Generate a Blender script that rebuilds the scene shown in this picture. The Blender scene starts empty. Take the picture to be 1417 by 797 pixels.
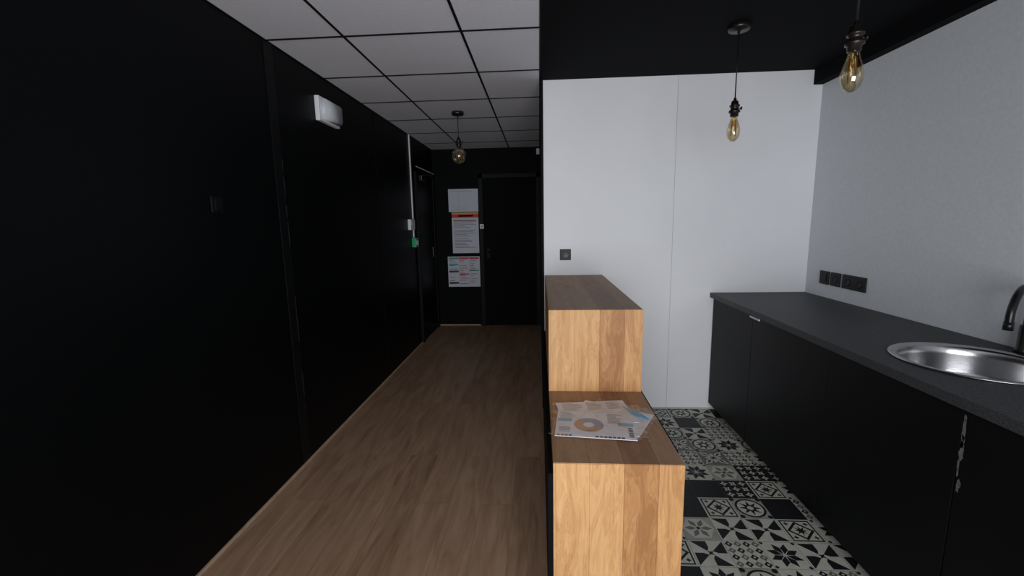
import bpy, bmesh, math, random
import numpy as np
from mathutils import Vector, Matrix
random.seed(7)
sc=bpy.context.scene
sc.view_settings.view_transform='Standard'
sc.view_settings.look='None'
COL=sc.collection

# ------------------------------------------------------------------ materials
def mat(name,col,rough=.5,metal=0,spec=.5,bump=0,bscale=200,var=0,vscale=4,coat=0):
    m=bpy.data.materials.new(name);m.use_nodes=True
    nt=m.node_tree;b=nt.nodes['Principled BSDF']
    b.inputs['Base Color'].default_value=(*col,1);b.inputs['Roughness'].default_value=rough
    b.inputs['Metallic'].default_value=metal;b.inputs['Specular IOR Level'].default_value=spec
    b.inputs['Coat Weight'].default_value=coat
    tc=nt.nodes.new('ShaderNodeTexCoord')
    if var:
        n=nt.nodes.new('ShaderNodeTexNoise');n.inputs['Scale'].default_value=vscale;n.inputs['Detail'].default_value=5
        nt.links.new(tc.outputs['Object'],n.inputs['Vector'])
        r=nt.nodes.new('ShaderNodeValToRGB')
        r.color_ramp.elements[0].position=.3;r.color_ramp.elements[1].position=.7
        r.color_ramp.elements[0].color=(*[c*(1-var) for c in col],1)
        r.color_ramp.elements[1].color=(*[min(1,c*(1+var)) for c in col],1)
        nt.links.new(n.outputs['Fac'],r.inputs[0]);nt.links.new(r.outputs[0],b.inputs['Base Color'])
    if bump:
        n=nt.nodes.new('ShaderNodeTexNoise');n.inputs['Scale'].default_value=bscale;n.inputs['Detail'].default_value=3
        nt.links.new(tc.outputs['Object'],n.inputs['Vector'])
        bp=nt.nodes.new('ShaderNodeBump');bp.inputs['Strength'].default_value=bump;bp.inputs['Distance'].default_value=.002
        nt.links.new(n.outputs['Fac'],bp.inputs['Height']);nt.links.new(bp.outputs[0],b.inputs['Normal'])
    return m

class NT:
    def __init__(s,m): s.nt=m.node_tree;s.b=s.nt.nodes['Principled BSDF']
    def n(s,t,**k):
        x=s.nt.nodes.new(t)
        for a,v in k.items(): setattr(x,a,v)
        return x
    def l(s,a,b): s.nt.links.new(a,b)
    def math(s,op,a,b=None):
        x=s.n('ShaderNodeMath',operation=op)
        for i,v in enumerate((a,b)):
            if v is None: continue
            if isinstance(v,(int,float)): x.inputs[i].default_value=v
            else: s.l(v,x.inputs[i])
        return x.outputs[0]

def ramp(N,fac,stops):
    r=N.n('ShaderNodeValToRGB');e=r.color_ramp.elements
    while len(e)<len(stops): e.new(.5)
    for i,(p,c) in enumerate(stops): e[i].position=p;e[i].color=(*c,1)
    N.l(fac,r.inputs[0]);return r.outputs[0]

def stave_wood(name,acc,al,width,stops,rough=.45,off=0.0):
    """solid stave board: staves repeat along axis `acc`, grain runs along axis `al`"""
    m=mat(name,(.5,.3,.15),rough,spec=.3);N=NT(m)
    tc=N.n('ShaderNodeTexCoord');sep=N.n('ShaderNodeSeparateXYZ');N.l(tc.outputs['Object'],sep.inputs[0])
    A=sep.outputs['XYZ'.index(acc)];B=sep.outputs['XYZ'.index(al)]
    k=N.math('DIVIDE',N.math('ADD',A,off),width)
    fl=N.math('FLOOR',k);fr=N.math('FRACT',k)
    wn=N.n('ShaderNodeTexWhiteNoise',noise_dimensions='1D');N.l(N.math('ADD',fl,.37),wn.inputs['W'])
    cmb=N.n('ShaderNodeCombineXYZ')
    N.l(N.math('MULTIPLY',A,14),cmb.inputs[0]);N.l(N.math('MULTIPLY',B,2.2),cmb.inputs[1])
    N.l(N.math('MULTIPLY',wn.outputs['Value'],37),cmb.inputs[2])
    g=N.n('ShaderNodeTexNoise');g.inputs['Scale'].default_value=1.3;g.inputs['Detail'].default_value=6;g.inputs['Distortion'].default_value=1.6
    N.l(cmb.outputs[0],g.inputs['Vector'])
    # cathedral growth rings
    rings=N.math('FRACT',N.math('MULTIPLY',g.outputs['Fac'],9))
    rings=N.math('ABSOLUTE',N.math('SUBTRACT',rings,.5))
    c2=N.n('ShaderNodeCombineXYZ')
    N.l(N.math('MULTIPLY',A,170),c2.inputs[0]);N.l(N.math('MULTIPLY',B,6),c2.inputs[1]);N.l(fl,c2.inputs[2])
    g2=N.n('ShaderNodeTexNoise');g2.inputs['Scale'].default_value=1;g2.inputs['Detail'].default_value=4
    N.l(c2.outputs[0],g2.inputs['Vector'])
    f=N.math('ADD',N.math('MULTIPLY',wn.outputs['Value'],.22),N.math('MULTIPLY',g.outputs['Fac'],.50))
    f=N.math('ADD',f,N.math('MULTIPLY',g2.outputs['Fac'],.18))
    f=N.math('ADD',f,N.math('MULTIPLY',rings,.18))
    col=ramp(N,f,stops)
    seam=N.math('GREATER_THAN',N.math('ABSOLUTE',N.math('SUBTRACT',fr,.5)),.492)
    mx=N.n('ShaderNodeMixRGB',blend_type='MULTIPLY');N.l(N.math('MULTIPLY',seam,.6),mx.inputs[0])
    N.l(col,mx.inputs[1]);mx.inputs[2].default_value=(.45,.35,.28,1)
    N.l(mx.outputs[0],N.b.inputs['Base Color'])
    bp=N.n('ShaderNodeBump');bp.inputs['Strength'].default_value=.15;bp.inputs['Distance'].default_value=.001
    N.l(g2.outputs['Fac'],bp.inputs['Height']);N.l(bp.outputs[0],N.b.inputs['Normal'])
    return m

M={}
M['black_wall']=mat('black_wall_paint',(.0020,.0027,.0033),.45,bump=.12,bscale=25,spec=.11)
M['black_wall2']=mat('black_matt_paint',(.0035,.0042,.005),.7,spec=.1)
M['black_ceiling']=mat('black_ceiling_paint',(.0045,.005,.006),.85,spec=.1)
M['black_trim']=mat('black_joint_profile',(.0035,.0042,.0048),.5,spec=.2)
M['white_wall']=mat('white_panel',(.81,.82,.845),.5,bump=.04,bscale=60,var=.03,vscale=2.2)
M['grey_wall']=mat('grey_white_paint',(.72,.75,.78),.75,bump=.10,bscale=260,var=.04,vscale=60)
M['line']=mat('panel_joint',(.5,.51,.53),.6)
M['grid']=mat('black_t_grid',(.006,.006,.007),.6,spec=.2)
M['tile_c']=mat('mineral_ceiling_tile',(.80,.80,.85),.95,bump=.4,bscale=300,var=.05,vscale=150,spec=.1)
M['black_plastic']=mat('black_plastic',(.008,.008,.010),.45,spec=.3)
M['black_metal']=mat('black_metal',(.012,.012,.013),.3,metal=.3)
M['dark_frame']=mat('black_door_frame',(.004,.0045,.005),.55,spec=.15)
M['bronze']=mat('dark_bronze',(.05,.042,.038),.32,metal=.8)
M['white_plastic']=mat('white_plastic',(.80,.82,.84),.4)
M['lens']=mat('frosted_lens',(.70,.73,.76),.25)
M['green']=mat('green_plastic',(.01,.36,.13),.4)
M['cab']=mat('black_cabinet_front',(.0042,.0047,.0055),.5,var=.25,vscale=3,spec=.18)
M['steel']=mat('brushed_stainless_steel',(.55,.55,.56),.24,metal=1,bump=.06,bscale=90)
M['counter']=mat('dark_grey_laminate',(.048,.052,.056),.5,var=.6,vscale=200,spec=.28)
M['base_wood']=mat('light_wood_bead',(.50,.36,.25),.5,var=.15,vscale=20)
M['paper']=mat('paper_white',(.88,.90,.94),.6)
M['paper2']=mat('paper_offwhite',(.58,.60,.67),.6)
M['ink']=mat('ink_grey',(.22,.22,.25),.7)
M['inkd']=mat('ink_dark',(.05,.05,.07),.7)
M['red']=mat('ink_red',(.55,.04,.04),.6)
M['yellow']=mat('ink_yellow',(.55,.38,.10),.6)
M['inkgreen']=mat('ink_green',(.10,.34,.16),.6)
M['blue']=mat('ink_blue',(.10,.48,.75),.5)
M['donut1']=mat('ink_donut_blue',(.30,.38,.58),.5)
M['donut2']=mat('ink_donut_brown',(.56,.36,.27),.5)
M['scuff']=mat('scuff_and_light_leak',(.13,.125,.12),.8,var=.7,vscale=60)
M['faint']=mat('faint_scratch_glint',(.02,.022,.025),.5,var=.6,vscale=40)
M['filament']=mat('filament_gold',(.95,.62,.25),.3,metal=.8)
tL=mat('tile_ivory',(.57,.57,.49),.45,var=.08,vscale=30);tK=mat('tile_black',(.012,.013,.015),.5,spec=.3)
tG=mat('tile_grey',(.15,.15,.14),.45,var=.15,vscale=30);tM=mat('tile_lightgrey',(.36,.355,.31),.45,var=.1,vscale=30)

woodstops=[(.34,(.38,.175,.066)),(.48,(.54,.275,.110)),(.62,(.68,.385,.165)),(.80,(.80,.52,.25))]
shaded_topstops=[(.34,(.26,.135,.073)),(.48,(.345,.192,.107)),(.62,(.40,.235,.135)),(.80,(.47,.295,.175))]  # same wood as the fronts, darkened for the weaker light on tops
M['w_front']=stave_wood('stave_wood_front','X','Z',.108,woodstops,off=.078)
M['w_top']=stave_wood('stave_wood_top','X','Y',.108,shaded_topstops,off=.078,rough=.5)
M['w_side']=stave_wood('stave_wood_side','Y','Z',.108,woodstops)

def glassy(name,tint,gl=.12,rough=.03,k=.55):
    m=bpy.data.materials.new(name);m.use_nodes=True;nt=m.node_tree
    nt.nodes.remove(nt.nodes['Principled BSDF']);o=nt.nodes['Material Output']
    t=nt.nodes.new('ShaderNodeBsdfTransparent');t.inputs[0].default_value=(*tint,1)
    g=nt.nodes.new('ShaderNodeBsdfGlossy');g.inputs['Roughness'].default_value=rough
    fr=nt.nodes.new('ShaderNodeLayerWeight');fr.inputs[0].default_value=.35
    ad=nt.nodes.new('ShaderNodeMath');ad.operation='MULTIPLY_ADD';ad.inputs[1].default_value=k;ad.inputs[2].default_value=gl
    nt.links.new(fr.outputs['Facing'],ad.inputs[0])
    mx=nt.nodes.new('ShaderNodeMixShader');nt.links.new(ad.outputs[0],mx.inputs[0])
    nt.links.new(t.outputs[0],mx.inputs[1]);nt.links.new(g.outputs[0],mx.inputs[2]);nt.links.new(mx.outputs[0],o.inputs[0])
    return m
M['amber']=glassy('amber_bulb_glass',(.97,.87,.66),.14)
M['film']=glassy('clear_plastic_film',(.985,.99,1.0),.015,.13,.30)
M['pane']=glassy('window_glass',(.98,.98,.98),.02)

# laminate floor
def floor_mat():
    m=mat('oak_laminate',(.3,.2,.14),.42,spec=.35);N=NT(m)
    tc=N.n('ShaderNodeTexCoord');sep=N.n('ShaderNodeSeparateXYZ');N.l(tc.outputs['Object'],sep.inputs[0])
    c=N.n('ShaderNodeCombineXYZ');N.l(sep.outputs[1],c.inputs[0]);N.l(sep.outputs[0],c.inputs[1])
    br=N.n('ShaderNodeTexBrick');br.offset=.37;br.inputs['Scale'].default_value=1
    br.inputs['Brick Width'].default_value=1.2;br.inputs['Row Height'].default_value=.16
    br.inputs['Mortar Size'].default_value=.0011;br.inputs['Mortar Smooth'].default_value=.3
    br.inputs['Color1'].default_value=(0,0,0,1);br.inputs['Color2'].default_value=(1,1,1,1);br.inputs['Mortar'].default_value=(.5,.5,.5,1)
    N.l(c.outputs[0],br.inputs['Vector'])
    c2=N.n('ShaderNodeCombineXYZ')
    N.l(N.math('MULTIPLY',sep.outputs[0],20),c2.inputs[0]);N.l(N.math('MULTIPLY',sep.outputs[1],2.6),c2.inputs[1])
    N.l(N.math('MULTIPLY',br.outputs['Color'],13),c2.inputs[2])
    g=N.n('ShaderNodeTexNoise');g.inputs['Scale'].default_value=1;g.inputs['Detail'].default_value=7;g.inputs['Distortion'].default_value=.8
    N.l(c2.outputs[0],g.inputs['Vector'])
    c3=N.n('ShaderNodeCombineXYZ')
    N.l(N.math('MULTIPLY',sep.outputs[0],150),c3.inputs[0]);N.l(N.math('MULTIPLY',sep.outputs[1],9),c3.inputs[1])
    g2=N.n('ShaderNodeTexNoise');g2.inputs['Scale'].default_value=1;g2.inputs['Detail'].default_value=3
    N.l(c3.outputs[0],g2.inputs['Vector'])
    f=N.math('ADD',N.math('MULTIPLY',br.outputs['Color'],.12),N.math('MULTIPLY',g.outputs['Fac'],.66))
    f=N.math('ADD',f,N.math('MULTIPLY',g2.outputs['Fac'],.22))
    col=ramp(N,f,[(.3,(.235,.135,.082)),(.47,(.355,.220,.138)),(.60,(.435,.280,.180)),(.78,(.50,.34,.23))])
    mx=N.n('ShaderNodeMixRGB',blend_type='MULTIPLY');N.l(N.math('MULTIPLY',br.outputs['Fac'],.5),mx.inputs[0])
    N.l(col,mx.inputs[1]);mx.inputs[2].default_value=(.3,.22,.17,1)
    N.l(mx.outputs[0],N.b.inputs['Base Color'])
    bp=N.n('ShaderNodeBump');bp.inputs['Strength'].default_value=.2;bp.inputs['Distance'].default_value=.001
    N.l(g2.outputs['Fac'],bp.inputs['Height']);N.l(bp.outputs[0],N.b.inputs['Normal'])
    return m
M['laminate']=floor_mat()

# ------------------------------------------------------------------ mesh helpers
def obj_from_bm(name,bm,mats,parent=None,smooth=False):
    me=bpy.data.meshes.new(name);bm.to_mesh(me);bm.free()
    if not isinstance(mats,(list,tuple)): mats=[mats]
    for m in mats: me.materials.append(m)
    o=bpy.data.objects.new(name,me);COL.objects.link(o)
    if parent: o.parent=parent
    if smooth:
        for p in me.polygons:p.use_smooth=True
    return o
def add_box(bm,x0,x1,y0,y1,z0,z1,mi=0,bev=0):
    r=bmesh.ops.create_cube(bm,size=1)
    vs=r['verts']
    for v in vs:
        v.co=Vector(((x0+x1)/2+v.co.x*(x1-x0),(y0+y1)/2+v.co.y*(y1-y0),(z0+z1)/2+v.co.z*(z1-z0)))
    fs=set(f for v in vs for f in v.link_faces)
    for f in fs:f.material_index=mi
    if bev:
        es=list(set(e for v in vs for e in v.link_edges))
        bmesh.ops.bevel(bm,geom=es,offset=bev,segments=2,affect='EDGES',profile=.6)
def box(name,x0,x1,y0,y1,z0,z1,m,parent=None,bev=0):
    bm=bmesh.new();add_box(bm,x0,x1,y0,y1,z0,z1,0,bev);return obj_from_bm(name,bm,m,parent)
def boxes(name,L,mats,parent=None):
    bm=bmesh.new()
    for b in L: add_box(bm,*b)
    return obj_from_bm(name,bm,mats,parent)
def lathe(name,prof,cx,cy,cz,m,parent=None,seg=36,axis='Z'):
    bm=bmesh.new();rings=[]
    for r,z in prof:
        ring=[]
        for i in range(seg):
            a=2*math.pi*i/seg;p=(max(r,1e-5)*math.cos(a),max(r,1e-5)*math.sin(a),z)
            if axis=='X':p=(z,p[0],p[1])
            if axis=='Y':p=(p[0],z,p[1])
            ring.append(bm.verts.new((p[0]+cx,p[1]+cy,p[2]+cz)))
        rings.append(ring)
    for a,b in zip(rings,rings[1:]):
        for i in range(seg):
            bm.faces.new((a[i],a[(i+1)%seg],b[(i+1)%seg],b[i]))
    bmesh.ops.remove_doubles(bm,verts=bm.verts,dist=2e-5)
    bmesh.ops.recalc_face_normals(bm,faces=bm.faces)
    return obj_from_bm(name,bm,m,parent,True)
def tube(name,pts,r,m,parent=None,seg=12,smooth_pts=True):
    if smooth_pts and len(pts)>2:
        P=[Vector(p) for p in pts];out=[]
        for i in range(len(P)-1):
            p0=P[max(i-1,0)];p1=P[i];p2=P[i+1];p3=P[min(i+2,len(P)-1)]
            for k in range(8):
                t=k/8
                out.append(.5*((2*p1)+(p2-p0)*t+(2*p0-5*p1+4*p2-p3)*t*t+(3*p1-p0-3*p2+p3)*t**3))
        out.append(P[-1]);pts=out
    pts=[Vector(p) for p in pts]
    bm=bmesh.new();rings=[];up=None
    for i,p in enumerate(pts):
        d=(pts[min(i+1,len(pts)-1)]-pts[max(i-1,0)]).normalized()
        if up is None: up=d.orthogonal().normalized()
        up=(up-d*up.dot(d)).normalized();s=d.cross(up)
        rings.append([bm.verts.new(p+(up*math.cos(2*math.pi*k/seg)+s*math.sin(2*math.pi*k/seg))*r) for k in range(seg)])
    for a,b in zip(rings,rings[1:]):
        for i in range(seg): bm.faces.new((a[i],a[(i+1)%seg],b[(i+1)%seg],b[i]))
    bm.faces.new(rings[0][::-1]);bm.faces.new(rings[-1])
    bmesh.ops.recalc_face_normals(bm,faces=bm.faces)
    return obj_from_bm(name,bm,m,parent,True)
def empty(name,loc=(0,0,0)):
    e=bpy.data.objects.new(name,None);e.empty_display_size=.1;COL.objects.link(e);return e

# ------------------------------------------------------------------ dims
XL=-1.405;XR=1.837;HC=2.334;YE=5.733;YW=3.10;YB=-1.6;ZS=2.242
# ------------------------------------------------------------------ room shell
box('wall_left',XL-.12,XL,YB,YE+.12,0,HC+.1,M['black_wall'])
box('wall_end',XL,.12,YE,YE+.12,0,HC+.1,M['black_wall2'])
box('wall_corridor_right',0,.10,YW+.1,YE,0,HC+.1,M['black_wall2'])
box('wall_kitchen_end',.018,XR,YW,YW+.1,0,HC+.1,M['white_wall'])
box('trim_partition_edge',0,.018,YW-.012,YW+.1,0,HC,M['black_wall2'])
box('wall_right',XR,XR+.12,YB,YW+.1,0,HC+.1,M['grey_wall'])
box('trim_panel_joint',.9135,.9165,YW-.0015,YW,.0,HC,M['line'])
box('trim_wall_foot',.5,1.26,YW-.004,YW,0,.012,mat('pale_sealant',(.45,.50,.42),.5))
box('trim_soffit',XR-.058,XR,YB,YW,ZS,HC,M['black_ceiling'])
# back wall with big shop window (behind camera)
wy0,wy1=YB-.12,YB
boxes('wall_behind',[(XL-.12,-1.05,wy0,wy1,0,HC+.1),(1.45,XR+.12,wy0,wy1,0,HC+.1),(-1.05,1.45,wy0,wy1,0,.25),(-1.05,1.45,wy0,wy1,2.05,HC+.1)],M['black_wall2'])
w=empty('window_1')
boxes('frame',[(-1.05,-1.0,wy0+.03,wy1-.03,.25,2.05),(1.4,1.45,wy0+.03,wy1-.03,.25,2.05),(-1.0,1.4,wy0+.03,wy1-.03,.25,.3),(-1.0,1.4,wy0+.03,wy1-.03,2.0,2.05),(.18,.22,wy0+.03,wy1-.03,.3,2.0)],M['black_metal'],w)
box('glass',-1.0,1.4,wy0+.055,wy0+.06,.3,2.0,M['pane'],w)

# floors
box('floor',XL-.12,.022,YB-.12,YE+.12,-.1,0,M['laminate'])
box('floor_kitchen',.022,XR+.12,YB-.12,YW+.1,-.1,-.002,mat('grout',(.10,.10,.095),.8))

# patterned cement tiles
def ngon(cx,cy,r,n,rot=0): return [(cx+r*math.cos(rot+2*math.pi*i/n),cy+r*math.sin(rot+2*math.pi*i/n)) for i in range(n)]
def star(cx,cy,r1,r2,n,rot=0):
    return [(cx+(r1 if i%2==0 else r2)*math.cos(rot+math.pi*i/n),cy+(r1 if i%2==0 else r2)*math.sin(rot+math.pi*i/n)) for i in range(2*n)]
def sq(cx,cy,h,rot=0): return ngon(cx,cy,h*math.sqrt(2),4,math.pi/4+rot)
def petal(a,r0,r1,w):
    pts=[(r0,0),((r0+r1)/2,w),(r1,0),((r0+r1)/2,-w)];c,s=math.cos(a),math.sin(a)
    return [(x*c-y*s,x*s+y*c) for x,y in pts]
P4=math.pi/4
K,L,G,Mi=0,1,2,3
def pat(k):
    F=[]
    if k==0: # 8-star on ivory
        F=[(L,sq(0,0,1))]+[(K,petal(i*P4+P4/2,.08,.92,.2)) for i in range(8)]+[(K,ngon(x*.9,y*.9,.14,4)) for x in(-1,1) for y in(-1,1)]
    elif k==1: F=[(K,sq(0,0,1))]
    elif k==2:
        F=[(K,sq(0,0,1))]
        for i in range(3):
            for j in range(3):
                cx,cy=(i-1)*.62,(j-1)*.62
                F.append((L,star(cx,cy,.30,.13,4,P4 if (i+j)%2 else 0)));F.append((K,ngon(cx,cy,.07,8)))
    elif k==3: # pinwheel
        F=[(L,sq(0,0,1))]
        for i in range(4):
            a=i*math.pi/2;c,s=math.cos(a),math.sin(a)
            for t in([(0,0),(.92,0),(.92,.92)],):
                F.append((K,[(x*c-y*s,x*s+y*c) for x,y in t]))
        F+= [(L,star(0,0,.42,.2,4)),(K,star(0,0,.22,.1,4,P4))]
    elif k==4: # circles
        F=[(Mi,sq(0,0,1)),(K,ngon(0,0,.92,28)),(L,ngon(0,0,.78,28)),(K,star(0,0,.74,.3,8)),(L,ngon(0,0,.2,12))]
        F+=[(K,ngon(x*.85,y*.85,.16,10)) for x in(-1,1) for y in(-1,1)]
    elif k==5: # diagonal lattice
        F=[(L,sq(0,0,1))]
        for i in range(4):
            for j in range(4):
                F.append((K if (i+j)%2 else G,ngon((i-1.5)*.5,(j-1.5)*.5,.23,4)))
        F+= [(L,ngon((i-1.5)*.5,(j-1.5)*.5,.08,4)) for i in range(4) for j in range(4)]
    elif k==6:
        F=[(G,sq(0,0,1))]+[(L,petal(i*2*P4+P4,.15,1.25,.26)) for i in range(4)]+[(K,petal(i*2*P4+P4,.35,1.0,.1)) for i in range(4)]+[(L,petal(i*2*P4,.1,.7,.16)) for i in range(4)]+[(K,ngon(0,0,.14,12))]
    elif k==7:
        F=[(L,sq(0,0,1)),(K,sq(0,0,.9)),(L,sq(0,0,.8)),(K,ngon(0,0,.8,4)),(L,ngon(0,0,.6,4)),(K,star(0,0,.45,.17,8))]
        F+=[(K,star(x*.58,y*.58,.18,.08,4)) for x in(-1,1) for y in(-1,1)]
    elif k==8: # hexagon flower ivory
        F=[(Mi,sq(0,0,1)),(L,ngon(0,0,.95,6))]+[(G,petal(i*math.pi/3,.1,.85,.17)) for i in range(6)]+[(K,ngon(0,0,.12,8))]
    elif k==9: F=[(L,sq(0,0,1))]+[(K,petal(i*P4,.10,.95,.2)) for i in range(8)]+[(L,ngon(0,0,.16,10))]
    return F
bm=bmesh.new();T=.15;x0=.022;ny=int((YW-YB)/T)+1
order=[0,2,1,5,4,3,7,6,0,9,8,2,5,1,3,0,7,4,8]
prev=[]
fixed={(4,6):1,(5,6):1,(6,6):2,(4,7):1,(5,7):7,(3,8):0,(5,5):0,(6,5):8,(4,5):9,(4,3):1,(6,7):4}
for i in range(9):
    for j in range(ny):
        xa=x0+i*T;ya=YW-(j+1)*T
        if ya<0: continue
        k=random.choice(order)
        while prev and (k==prev[-1]): k=random.choice(order)
        k=fixed.get((i,j),k)
        prev.append(k)
        cx,cy=xa+T/2,ya+T/2;h=T/2-.0008
        for n,(ci,poly) in enumerate(pat(k)):
            z=-.0012+n*.00004
            vs=[(max(-1,min(1,u)),max(-1,min(1,v))) for (u,v) in poly]
            vv=[bm.verts.new((cx+u*h,cy+v*h,z)) for u,v in vs]
            try:
                f=bm.faces.new(vv);f.material_index=ci
                f.normal_update()
                if f.normal.z<0:f.normal_flip()
            except ValueError: pass
obj_from_bm('floor_cement_tiles',bm,[tK,tL,tG,tM])
box('trim_floor_transition',.012,.030,YB,1.27,0,.004,M['black_metal'])

# ceiling: mineral tiles in black T grid
bm=bmesh.new();g=.0065
xs=[XL,-.9945,-.3945,0.0];y=2.291
while y>YB: y-=.6
y+=.6
ys=[YB]
while y<YE: ys.append(y);y+=.6
ys.append(YE)
for a,b in zip(xs,xs[1:]):
    for c,d in zip(ys,ys[1:]):
        if d-c<.05: continue
        add_box(bm,a+g,b-g,c+g,d-g,HC+.002,HC+.018,0,0)
for x in xs[1:-1]: add_box(bm,x-g,x+g,YB,YE,HC-.001,HC+.01,1)
add_box(bm,XL,XL+g,YB,YE,HC-.001,HC+.01,1);add_box(bm,-g,0,YB,YE,HC-.001,HC+.01,1)
for y in ys[1:-1]: add_box(bm,XL,0,y-g,y+g,HC-.0013,HC+.0095,1)
add_box(bm,XL,0,YB,YE,HC+.02,HC+.1,1)
obj_from_bm('ceiling',bm,[M['tile_c'],M['grid']])
box('ceiling_kitchen',0,XR+.12,YB,YW+.1,HC,HC+.1,M['black_ceiling'])

# left wall details
box('baseboard_left',XL,XL+.014,YB,YE,0,.014,M['base_wood'],bev=.004)
box('baseboard_end',XL+.02,-.82,YE-.014,YE,0,.014,M['base_wood'],bev=.004)
boxes('trim_wall_joint',[(XL,XL+.004,2.262,2.335,.014,HC)],M['black_trim'])
bm=bmesh.new()
zz=1.75
random.seed(3)
while zz>.35:
    h=random.uniform(.03,.16)
    if random.random()<.6: add_box(bm,XL+.004,XL+.0046,2.329-random.uniform(0,.002),2.334,zz-h,zz)
    zz-=h+random.uniform(.0,.05)
obj_from_bm('trim_joint_scratch_glints',bm,M['faint'])  # pale slivers: scratches plus highlights painted along the joint edge
box('trim_wall_joint.001',XL,XL+.003,3.72,3.727,.014,HC,M['black_wall2'])

# emergency light
e=empty('emergency_light')
box('backplate',XL,XL+.03,2.745,3.02,2.045,2.195,M['white_plastic'],e,.006)
bm=bmesh.new();add_box(bm,XL+.028,XL+.068,2.755,3.01,2.052,2.188)
for v in bm.verts:
    if v.co.x>XL+.05: v.co.y=2.8825+(v.co.y-2.8825)*.86;v.co.z=2.12+(v.co.z-2.12)*.8
bmesh.ops.bevel(bm,geom=list(bm.edges),offset=.008,segments=3,affect='EDGES')
obj_from_bm('diffuser',bm,M['lens'],e,True)
e=empty('light_switch')
box('plate',XL,XL+.010,1.775,1.845,1.455,1.525,M['dark_frame'],e,.003)
box('rocker',XL+.009,XL+.014,1.79,1.83,1.465,1.515,M['dark_frame'],e,.002)

# cable conduit, boxes
box('cable_conduit',XL,XL+.012,4.72,4.745,1.236,HC,M['white_plastic'],None,.002)
e=empty('wall_thermostat')
box('body',XL,XL+.035,4.54,4.70,1.325,1.44,M['white_plastic'],e,.008)
box('display',XL+.034,XL+.037,4.57,4.67,1.375,1.42,M['lens'],e,.001)
e=empty('break_glass_call_point')
box('body',XL-.004,XL+.045,4.665,4.78,1.135,1.238,M['green'],e,.006)
box('plate',XL+.044,XL+.048,4.69,4.755,1.16,1.21,M['white_plastic'],e,.001)
d=empty('door_1')
boxes('frame',[(XL,XL+.03,4.86,4.92,0,2.03),(XL,XL+.03,5.62,5.68,0,2.03),(XL,XL+.03,4.86,5.68,1.97,2.03)],M['dark_frame'],d)
box('leaf',XL,XL+.018,4.92,5.62,.005,1.97,M['black_wall'],d,.002)
box('head_strip',XL+.03,XL+.034,4.86,5.68,2.014,2.026,M['white_plastic'],d)
box('closer',XL+.018,XL+.06,4.98,5.16,1.88,1.94,M['bronze'],d,.006)
tube('closer_arm',[(XL+.05,5.07,1.945),(XL+.13,5.24,1.96),(XL+.04,5.4,1.975)],.007,M['bronze'],d,smooth_pts=False)
tube('handle',[(XL+.018,5.52,1.05),(XL+.06,5.52,1.05),(XL+.06,5.41,1.05)],.009,M['bronze'],d,smooth_pts=False)
box('rosette',XL+.017,XL+.025,5.50,5.54,.96,1.09,M['bronze'],d,.003)
d=empty('door_2')
boxes('frame',[(-.80,-.75,YE-.03,YE,0,2.01),(-.05,0,YE-.03,YE,0,2.01),(-.80,0,YE-.03,YE,1.96,2.01)],M['dark_frame'],d)
bm=bmesh.new();add_box(bm,-.75,-.05,YE-.018,YE,.006,1.96,0,.002)
obj_from_bm('leaf',bm,M['black_ceiling'],d)
tube('handle',[(-.69,YE-.018,1.0),(-.69,YE-.06,1.0),(-.58,YE-.06,1.0)],.009,M['dark_frame'],d,smooth_pts=False)
box('rosette',-.71,-.67,YE-.024,YE-.017,.92,1.05,M['dark_frame'],d,.003)
box('lock_box',-.79,-.74,YE-.06,YE-.03,1.31,1.37,M['white_plastic'],d,.006)
lathe('lock_knob',[(0,-.015),(.012,-.015),(.014,0)],-.764,YE-.06,1.34,M['steel'],d,16,'Y')
e=empty('motion_sensor')
box('body',-.045,-.002,YE-.05,YE,2.235,2.31,M['white_plastic'],e,.01)
box('lens',-.038,-.010,YE-.054,YE-.048,2.245,2.28,M['lens'],e,.003)

def notice(nm,xa,xb,za,zb,deco):
    e=empty(nm);yb=YE-.003
    box('sheet',xa,xb,yb,YE,za,zb,M['paper2'],e)
    bm=bmesh.new();mats=['ink','inkd','red','yellow','inkgreen','blue','paper']
    for (u0,u1,v0,v1,m) in deco:
        add_box(bm,xa+(xb-xa)*u0,xa+(xb-xa)*u1,yb-.0008,yb,za+(zb-za)*v0,za+(zb-za)*v1,mats.index(m))
    obj_from_bm('print',bm,[M[k] for k in mats],e)
    return e
random.seed(5)
D=[(.08,.8,.9,.915,'ink')]+[(.1,random.uniform(.3,.85),.12+i*.1,.128+i*.1,'ink') for i in range(2)]+[(.35,.355,.1,.8,'ink')]
notice('wall_notice',-1.205,-.812,1.535,1.83,D)
D=[(0,1,.955,1,'yellow'),(0,1,.87,.955,'red'),(.25,.8,.895,.93,'paper')]
D+=[(.08,random.uniform(.5,.93),.80-i*.035,.812-i*.035,'ink') for i in range(20) if i not in(6,12)]
D+=[(.05,.95,.79,.81,'red')]
notice('wall_notice.001',-1.17,-.815,.99,1.528,D)
D=[]
for c in range(3):
    u0=.03+c*.32;u1=u0+.30
    D.append((u0,u1,.91,.97,['inkgreen','red','red'][c]))
    for i in range(15):
        if random.random()<.85: D.append((u0+.02,random.uniform(u0+.12,u1-.01),.86-i*.055,.877-i*.055,random.choice(['ink','ink','ink','red','inkd'])))
D+=[(.03,.33,.70,.76,'blue'),(.03,.33,.48,.54,'inkd'),(.03,.33,.10,.16,'inkd'),(.35,.65,.40,.44,'red'),(.67,.97,.52,.56,'inkgreen'),(.345,.35,.02,.98,'ink'),(.66,.665,.02,.98,'ink')]
notice('wall_notice.002',-1.245,-.813,.535,.945,D)

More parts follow.
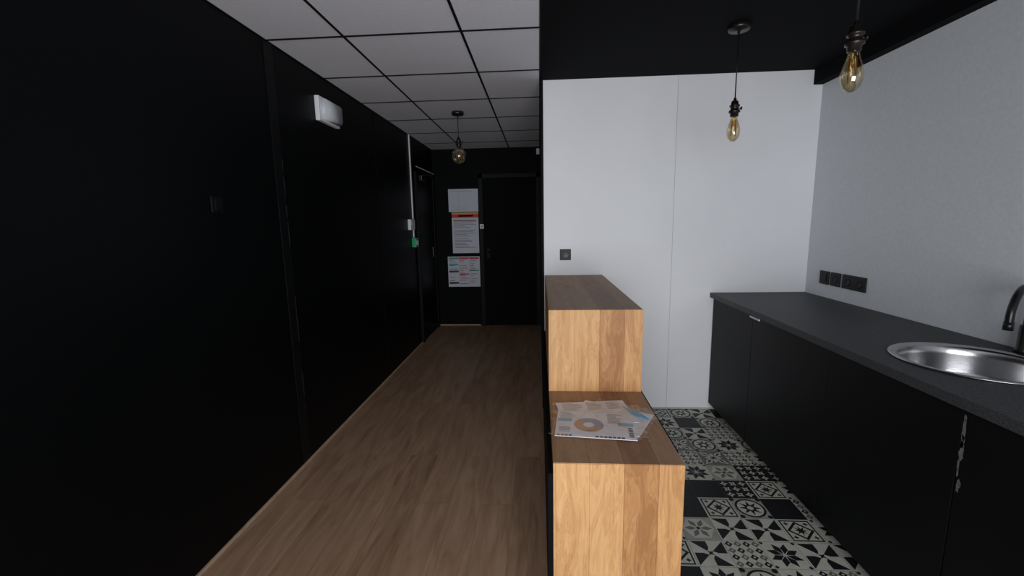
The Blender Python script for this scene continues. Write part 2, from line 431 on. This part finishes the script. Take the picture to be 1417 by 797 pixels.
# ------------------------------------------------------------------ sockets
def socket(nm,cx,cy,cz,w,h,axis,kind):
    e=empty(nm);t=.010
    def bx(n,u0,u1,z0,z1,d0,d1,m,bv):
        if axis=='Y': return box(n,cx+u0,cx+u1,cy-d1,cy-d0,cz+z0,cz+z1,m,e,bv)
        return box(n,cx-d1,cx-d0,cy+u0,cy+u1,cz+z0,cz+z1,m,e,bv)
    bx('plate',-w/2,w/2,-h/2,h/2,0,t,M['black_plastic'],.003)
    ks=[0] if kind!='double' else [-w/4,w/4]
    for k in ks:
        if kind=='switch': bx('rocker',-w*.3,w*.3,-h*.32,h*.32,t,t+.004,M['black_plastic'],.0015)
        else:
            prof=[(.0,.002),(.018,.002),(.021,.003),(.024,.0025),(.025,0)]
            if axis=='Y': lathe('well',[(r,-z) for r,z in prof],cx+k,cy-t,cz,M['sock'],e,24,'Y')
            else: lathe('well',[(r,-z) for r,z in prof],cx-t,cy+k,cz,M['sock'],e,24,'X')
            if axis=='Y':
                for s in(-.009,.009): lathe('pin_hole',[(0,-.0008),(.003,-.0008),(.003,0)],cx+k+s,cy-t-.002,cz,M['black_metal'],e,10,'Y')
M['sock']=mat('socket_grey',(.04,.04,.045),.4)
socket('power_outlet',.170,YW,1.155,.078,.078,'Y','socket')
M['sock']=M['black_plastic']
socket('light_switch',XR,2.90,1.0,.085,.085,'X','switch')
socket('power_outlet',XR,2.795,1.0,.085,.085,'X','socket')
socket('double_power_outlet',XR,2.635,1.0,.19,.085,'X','double')

# ------------------------------------------------------------------ wooden stepped counter
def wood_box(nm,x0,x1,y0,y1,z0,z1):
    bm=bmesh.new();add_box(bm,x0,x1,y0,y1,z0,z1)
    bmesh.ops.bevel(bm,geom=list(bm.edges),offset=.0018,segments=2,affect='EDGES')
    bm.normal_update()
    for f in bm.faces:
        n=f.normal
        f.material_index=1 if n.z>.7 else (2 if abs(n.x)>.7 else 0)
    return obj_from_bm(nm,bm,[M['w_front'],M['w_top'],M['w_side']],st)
st=empty('wooden_step_counter')
wood_box('tall_block',.0226,.4328,1.862,YW-.002,0,1.008)
wood_box('low_block',.0226,.4328,1.272,1.861,0,.636)
box('side_panel_right',.4335,.452,1.40,YW-.004,0,.610,M['black_wall2'],st)
box('dark_strip_left',.006,.0222,1.272,YW-.02,.004,.60,M['black_wall2'],st)  # thin dark strip along the left of the blocks

# ------------------------------------------------------------------ kitchen counter
kc=empty('kitchen_counter')
top=box('worktop',1.19,XR-.001,.2,YW-.001,.84,.873,M['counter'],kc,.002)
cut=lathe('cutter',[(0,-.1),(.222,-.1),(.222,.1),(0,.1)],1.525,1.57,.86,M['steel'],None,64)
md=top.modifiers.new('b','BOOLEAN');md.object=cut;md.operation='DIFFERENCE';md.solver='EXACT'
dg=bpy.context.evaluated_depsgraph_get();me=bpy.data.meshes.new_from_object(top.evaluated_get(dg))
top.modifiers.clear();top.data=me;bpy.data.objects.remove(cut)
seams=[YW-.012,2.52,1.85,1.262,.75,.22]
boxes('carcass',[(1.235,XR-.002,.22,1.2,.06,.838),(1.235,XR-.002,1.2,1.95,.06,.62),(1.235,XR-.002,1.95,YW-.002,.06,.838)],M['black_wall2'],kc)
box('plinth',1.268,XR-.01,.22,YW-.002,-.001,.06,M['black_wall2'],kc)
for i,(a,b) in enumerate(zip(seams,seams[1:])):
    gg=.0015 if i!=2 else .003
    box('front_%d'%(i+1),1.214,1.234,b+gg,a-gg,.055,.832,M['cab'],kc,.0015)
box('lit_finger_slot',1.208,1.216,2.44,2.55,.818,.829,M['white_plastic'],kc,.002)  # white bar paints the light caught in the handle slot
bm=bmesh.new();random.seed(11)
for (ya,za,rw,rh) in [(1.256,.775,.006,.05),(1.254,.70,.009,.035),(1.258,.655,.004,.03),(1.25,.60,.007,.022),(1.256,.735,.006,.03)]:
    n=14;vs=[]
    for k in range(n):
        a=2*math.pi*k/n;q=random.uniform(.6,1.15);vs.append(bm.verts.new((1.2135,ya+rw*q*math.cos(a),za+rh*q*math.sin(a))))
    bm.faces.new(vs)
obj_from_bm('worn_edge_light_leak',bm,M['scuff'],kc)  # scratch marks, with the light leak at the gap painted in

sk=empty('round_sink')
lathe('bowl',[(.222,.0005),(.236,.002),(.239,.004),(.237,.006),(.228,.0065),(.212,.004),(.206,-.004),(.203,-.03),(.199,-.09),(.185,-.125),(.155,-.142),(.10,-.148),(.045,-.150),(.042,-.153),(.0,-.153)],1.525,1.57,.873,M['steel'],sk,72)
lathe('drain',[(.040,.0),(.040,.003),(.034,.004),(.030,.0015),(.0,.0015)],1.525,1.57,.722,M['steel'],sk,32)
ft=empty('kitchen_faucet')
bx,by=1.795,1.68
lathe('base',[(.0,0),(.026,0),(.026,.012),(.021,.018),(.020,.10),(.018,.105),(0,.105)],bx,by,.873,M['black_metal'],ft,28)
tube('spout',[(bx,by,.97),(bx,by,1.07),(bx-.02,by-.01,1.115),(bx-.075,by-.042,1.128),(bx-.13,by-.075,1.105),(bx-.158,by-.09,1.055),(bx-.163,by-.093,1.01)],.012,M['black_metal'],ft,16)
lathe('aerator',[(0,0),(.014,0),(.014,.03),(0,.03)],bx-.164,by-.094,.985,M['black_metal'],ft,20)
tube('lever',[(bx,by-.02,.945),(bx-.02,by-.06,.955),(bx-.03,by-.10,.975)],.006,M['black_metal'],ft,10)

# ------------------------------------------------------------------ pendants
def pendant(nm,x,y,zb,kind):
    e=empty(nm)
    lathe('canopy',[(0,0),(.052,0),(.052,-.018),(.048,-.024),(.008,-.026),(.006,-.04),(0,-.04)],x,y,HC,M['bronze'],e,32)
    bl=.135 if kind=='tear' else .15
    zt=zb+bl
    tube('cord',[(x,y,HC-.03),(x,y,zt+.07)],.0032,M['black_plastic'],e,8,False)
    lathe('socket',[(0,.078),(.006,.078),(.008,.066),(.016,.062),(.018,.045),(.024,.043),(.024,.036),(.019,.034),(.019,.020),(.026,.018),(.027,.008),(.020,.004),(.019,-.012),(.0,-.012)],x,y,zt,M['bronze'],e,28)
    tube('key',[(x+.018,y,zt+.028),(x+.032,y,zt+.028)],.003,M['bronze'],e,8,False)
    lathe('key_knob',[(0,0),(.008,0),(.008,.004),(0,.004)],x+.031,y,zt+.028,M['bronze'],e,12,'X')
    if kind=='tear':
        prof=[(.0135,0),(.014,-.012),(.018,-.03),(.026,-.055),(.032,-.08),(.031,-.10),(.024,-.120),(.012,-.132),(0,-.135)]
    else:
        prof=[(.0135,0),(.015,-.012),(.022,-.02)]+[(.063*math.sin(a),-.086+.063*math.cos(a)) for a in [math.radians(t) for t in range(28,181,8)]]+[(0,-.149)]
    lathe('bulb_glass',prof,x,y,zt,M['amber'],e,32)
    lathe('bulb_stem',[(0,0),(.006,0),(.004,-.03),(.005,-.055),(0,-.058)],x,y,zt-.002,M['amber'],e,12)
    pts=[];n=6;r0=.011 if kind=='tear' else .028;tp=-.03;bot=-.108 if kind=='tear' else -.115
    for i in range(n*2+1):
        a=math.pi*i/n;z=tp if i%2 else bot
        pts.append((x+r0*math.cos(a),y+r0*math.sin(a),zt+z))
    tube('filament',pts,.0013 if kind=='tear' else .0022,M['filament'],e,6,False)
pendant('pendant_lamp',-.707,3.857,1.905,'globe')
pendant('pendant_lamp',.98,2.37,1.78,'tear')
pendant('pendant_lamp',.985,1.53,1.785,'tear')

# ------------------------------------------------------------------ papers on low block
br=empty('brochure_pile');zt=.6365
def sheet(nm,corners,z,m,th=.0012):
    bm=bmesh.new();a=[bm.verts.new((x,y,z)) for x,y in corners];b=[bm.verts.new((x,y,z+th)) for x,y in corners]
    bm.faces.new(a[::-1]);bm.faces.new(b)
    for i in range(len(a)): bm.faces.new((a[i],a[(i+1)%len(a)],b[(i+1)%len(a)],b[i]))
    bmesh.ops.recalc_face_normals(bm,faces=bm.faces)
    return obj_from_bm(nm,bm,m,br)
def rrect(cx,cy,w,h,a):
    c,s=math.cos(a),math.sin(a)
    return [(cx+u*w/2*c-v*h/2*s,cy+u*w/2*s+v*h/2*c) for u,v in((-1,-1),(1,-1),(1,1),(-1,1))]
sheet('leaflet_under',rrect(.252,1.60,.285,.20,-.50),zt,M['paper'],.003)
sheet('leaflet_back',rrect(.20,1.635,.285,.20,.12),zt+.0031,M['paper'],.002)
cx,cy,w_,h_,an=.185,1.525,.285,.205,-.10
sheet('leaflet_front',rrect(cx,cy,w_,h_,an),zt+.0053,M['paper'],.002)
zi=zt+.0074
def loc(u,v):
    c,s=math.cos(an),math.sin(an);return(cx+u*c-v*s,cy+u*s+v*c)
def lrect(u0,u1,v0,v1): return [loc(u0,v0),loc(u1,v0),loc(u1,v1),loc(u0,v1)]
bm=bmesh.new();mm=['ink','blue','donut1','donut2','inkd','paper']
def add(poly,m,dz=0):
    f=bm.faces.new([bm.verts.new((x,y,zi+dz)) for x,y in poly]);f.material_index=mm.index(m)
    f.normal_update()
    if f.normal.z<0:f.normal_flip()
for i in range(16):
    a0=2*math.pi*i/16;a1=2*math.pi*(i+1)/16;m='donut1' if i<6 or i>14 else 'donut2'
    o=(-.022,-.006)
    add([loc(o[0]+.055*math.cos(a0),o[1]+.055*math.sin(a0)),loc(o[0]+.055*math.cos(a1),o[1]+.055*math.sin(a1)),loc(o[0]+.020*math.cos(a1),o[1]+.020*math.sin(a1)),loc(o[0]+.020*math.cos(a0),o[1]+.020*math.sin(a0))],m)
random.seed(2)
for i in range(11):
    v=.092-i*.0075
    add(lrect(.048,random.uniform(.08,.105),v-.0028,v),'ink',.0001)
for i in range(9):
    v=.092-i*.007
    add(lrect(-.13,random.uniform(-.10,-.07),v-.0022,v),'ink',.0001)
for i in range(5): add(lrect(-.13,-.09,-.035-i*.008,-.032-i*.008),'ink',.0001)
add(lrect(-.138,-.085,.014,.036),'blue',.0001);add(lrect(.085,.14,-.004,.022),'blue',.0001)
for i in range(7): add(lrect(.0+i*.015,.011+i*.015,-.098,-.088),'inkd',.0001)
for i in range(4): add(lrect(-.135+i*.014,-.125+i*.014,-.098,-.09),'inkd',.0001)
for i in range(6): add(lrect(.118,.134,-.085+i*.0125,-.076+i*.0125),'inkd',.0001)
obj_from_bm('print',bm,[M[k] for k in mm],br)
# print on the sheet behind (its visible back strip) 
bm=bmesh.new()
for i in range(9):
    for (u0,u1) in((-.12,-.03),(-.02,.05),(.06,.125)):
        c,s=math.cos(.12),math.sin(.12);v=.09-i*.008
        q=[(.20+u*c-w2*s,1.635+u*s+w2*c) for u,w2 in((u0,v-.003),(random.uniform((u0+u1)/2,u1),v-.003),(random.uniform((u0+u1)/2,u1),v),(u0,v))]
        bm.faces.new([bm.verts.new((x,y,zt+.00515)) for x,y in q])
obj_from_bm('print_back',bm,M['ink'],br)
sheet('leaflet_flap',[(.315,1.69),(.365,1.65),(.40,1.57),(.345,1.60)],zt+.0055,M['blue'],.001)
def film(nm,cx,cy,w,h,a,z0,seed):
    from mathutils import noise
    bm=bmesh.new();n=34;V=[]
    for i in range(n+1):
        row=[]
        for j in range(n+1):
            u=i/n-.5;v=j/n-.5;c,s=math.cos(a),math.sin(a)
            q=noise.noise(Vector((u*5+seed,v*5,seed)));q2=noise.noise(Vector((u*15+seed,v*15,seed)))
            edge=max(abs(u),abs(v))*2
            z=z0+.003+.005*max(0,q+.2)+.003*q2+.016*max(0,edge-.78)/.22*abs(q+.5*q2)
            row.append(bm.verts.new((cx+u*w*c-v*h*s,cy+u*w*s+v*h*c,max(z,zt+.001))))
        V.append(row)
    for i in range(n):
        for j in range(n): bm.faces.new((V[i][j],V[i+1][j],V[i+1][j+1],V[i][j+1]))
    return obj_from_bm(nm,bm,M['film'],br,False)
film('plastic_sleeve',.195,1.555,.345,.29,-.08,zt+.0075,1.3)
film('plastic_sleeve_back',.29,1.60,.26,.24,-.5,zt+.002,4.1)

# ------------------------------------------------------------------ camera
f,ya,pi_,ro,cxm,H=596.7834,.0646,.1526,-.0182,-.0159,1.3948
F=Vector((-math.sin(ya)*math.cos(pi_),math.cos(ya)*math.cos(pi_),-math.sin(pi_)))
R=Vector((math.cos(ya),math.sin(ya),0));U=R.cross(F)
R2=R*math.cos(ro)+U*math.sin(ro);U2=U*math.cos(ro)-R*math.sin(ro)
cd=bpy.data.cameras.new('camera');cam=bpy.data.objects.new('camera',cd);COL.objects.link(cam)
cd.sensor_fit='HORIZONTAL';cd.sensor_width=36;cd.lens=f/1417*36;cd.clip_start=.01
mw=Matrix(((R2.x,U2.x,-F.x,cxm),(R2.y,U2.y,-F.y,0),(R2.z,U2.z,-F.z,H),(0,0,0,1)))
cam.matrix_world=mw;sc.camera=cam

# ------------------------------------------------------------------ light
ld=bpy.data.lights.new('window_daylight','AREA');ld.shape='RECTANGLE';ld.size=2.35;ld.size_y=1.65;ld.energy=122
ld.color=(.95,.965,1.0)
lo=bpy.data.objects.new('window_daylight',ld);COL.objects.link(lo)
lo.location=(.2,YB-.16,1.15);lo.rotation_euler=(math.radians(90),0,0)
wd=bpy.data.worlds.new('world');sc.world=wd;wd.use_nodes=True
wd.node_tree.nodes['Background'].inputs[0].default_value=(.6,.75,1,1);wd.node_tree.nodes['Background'].inputs[1].default_value=.3
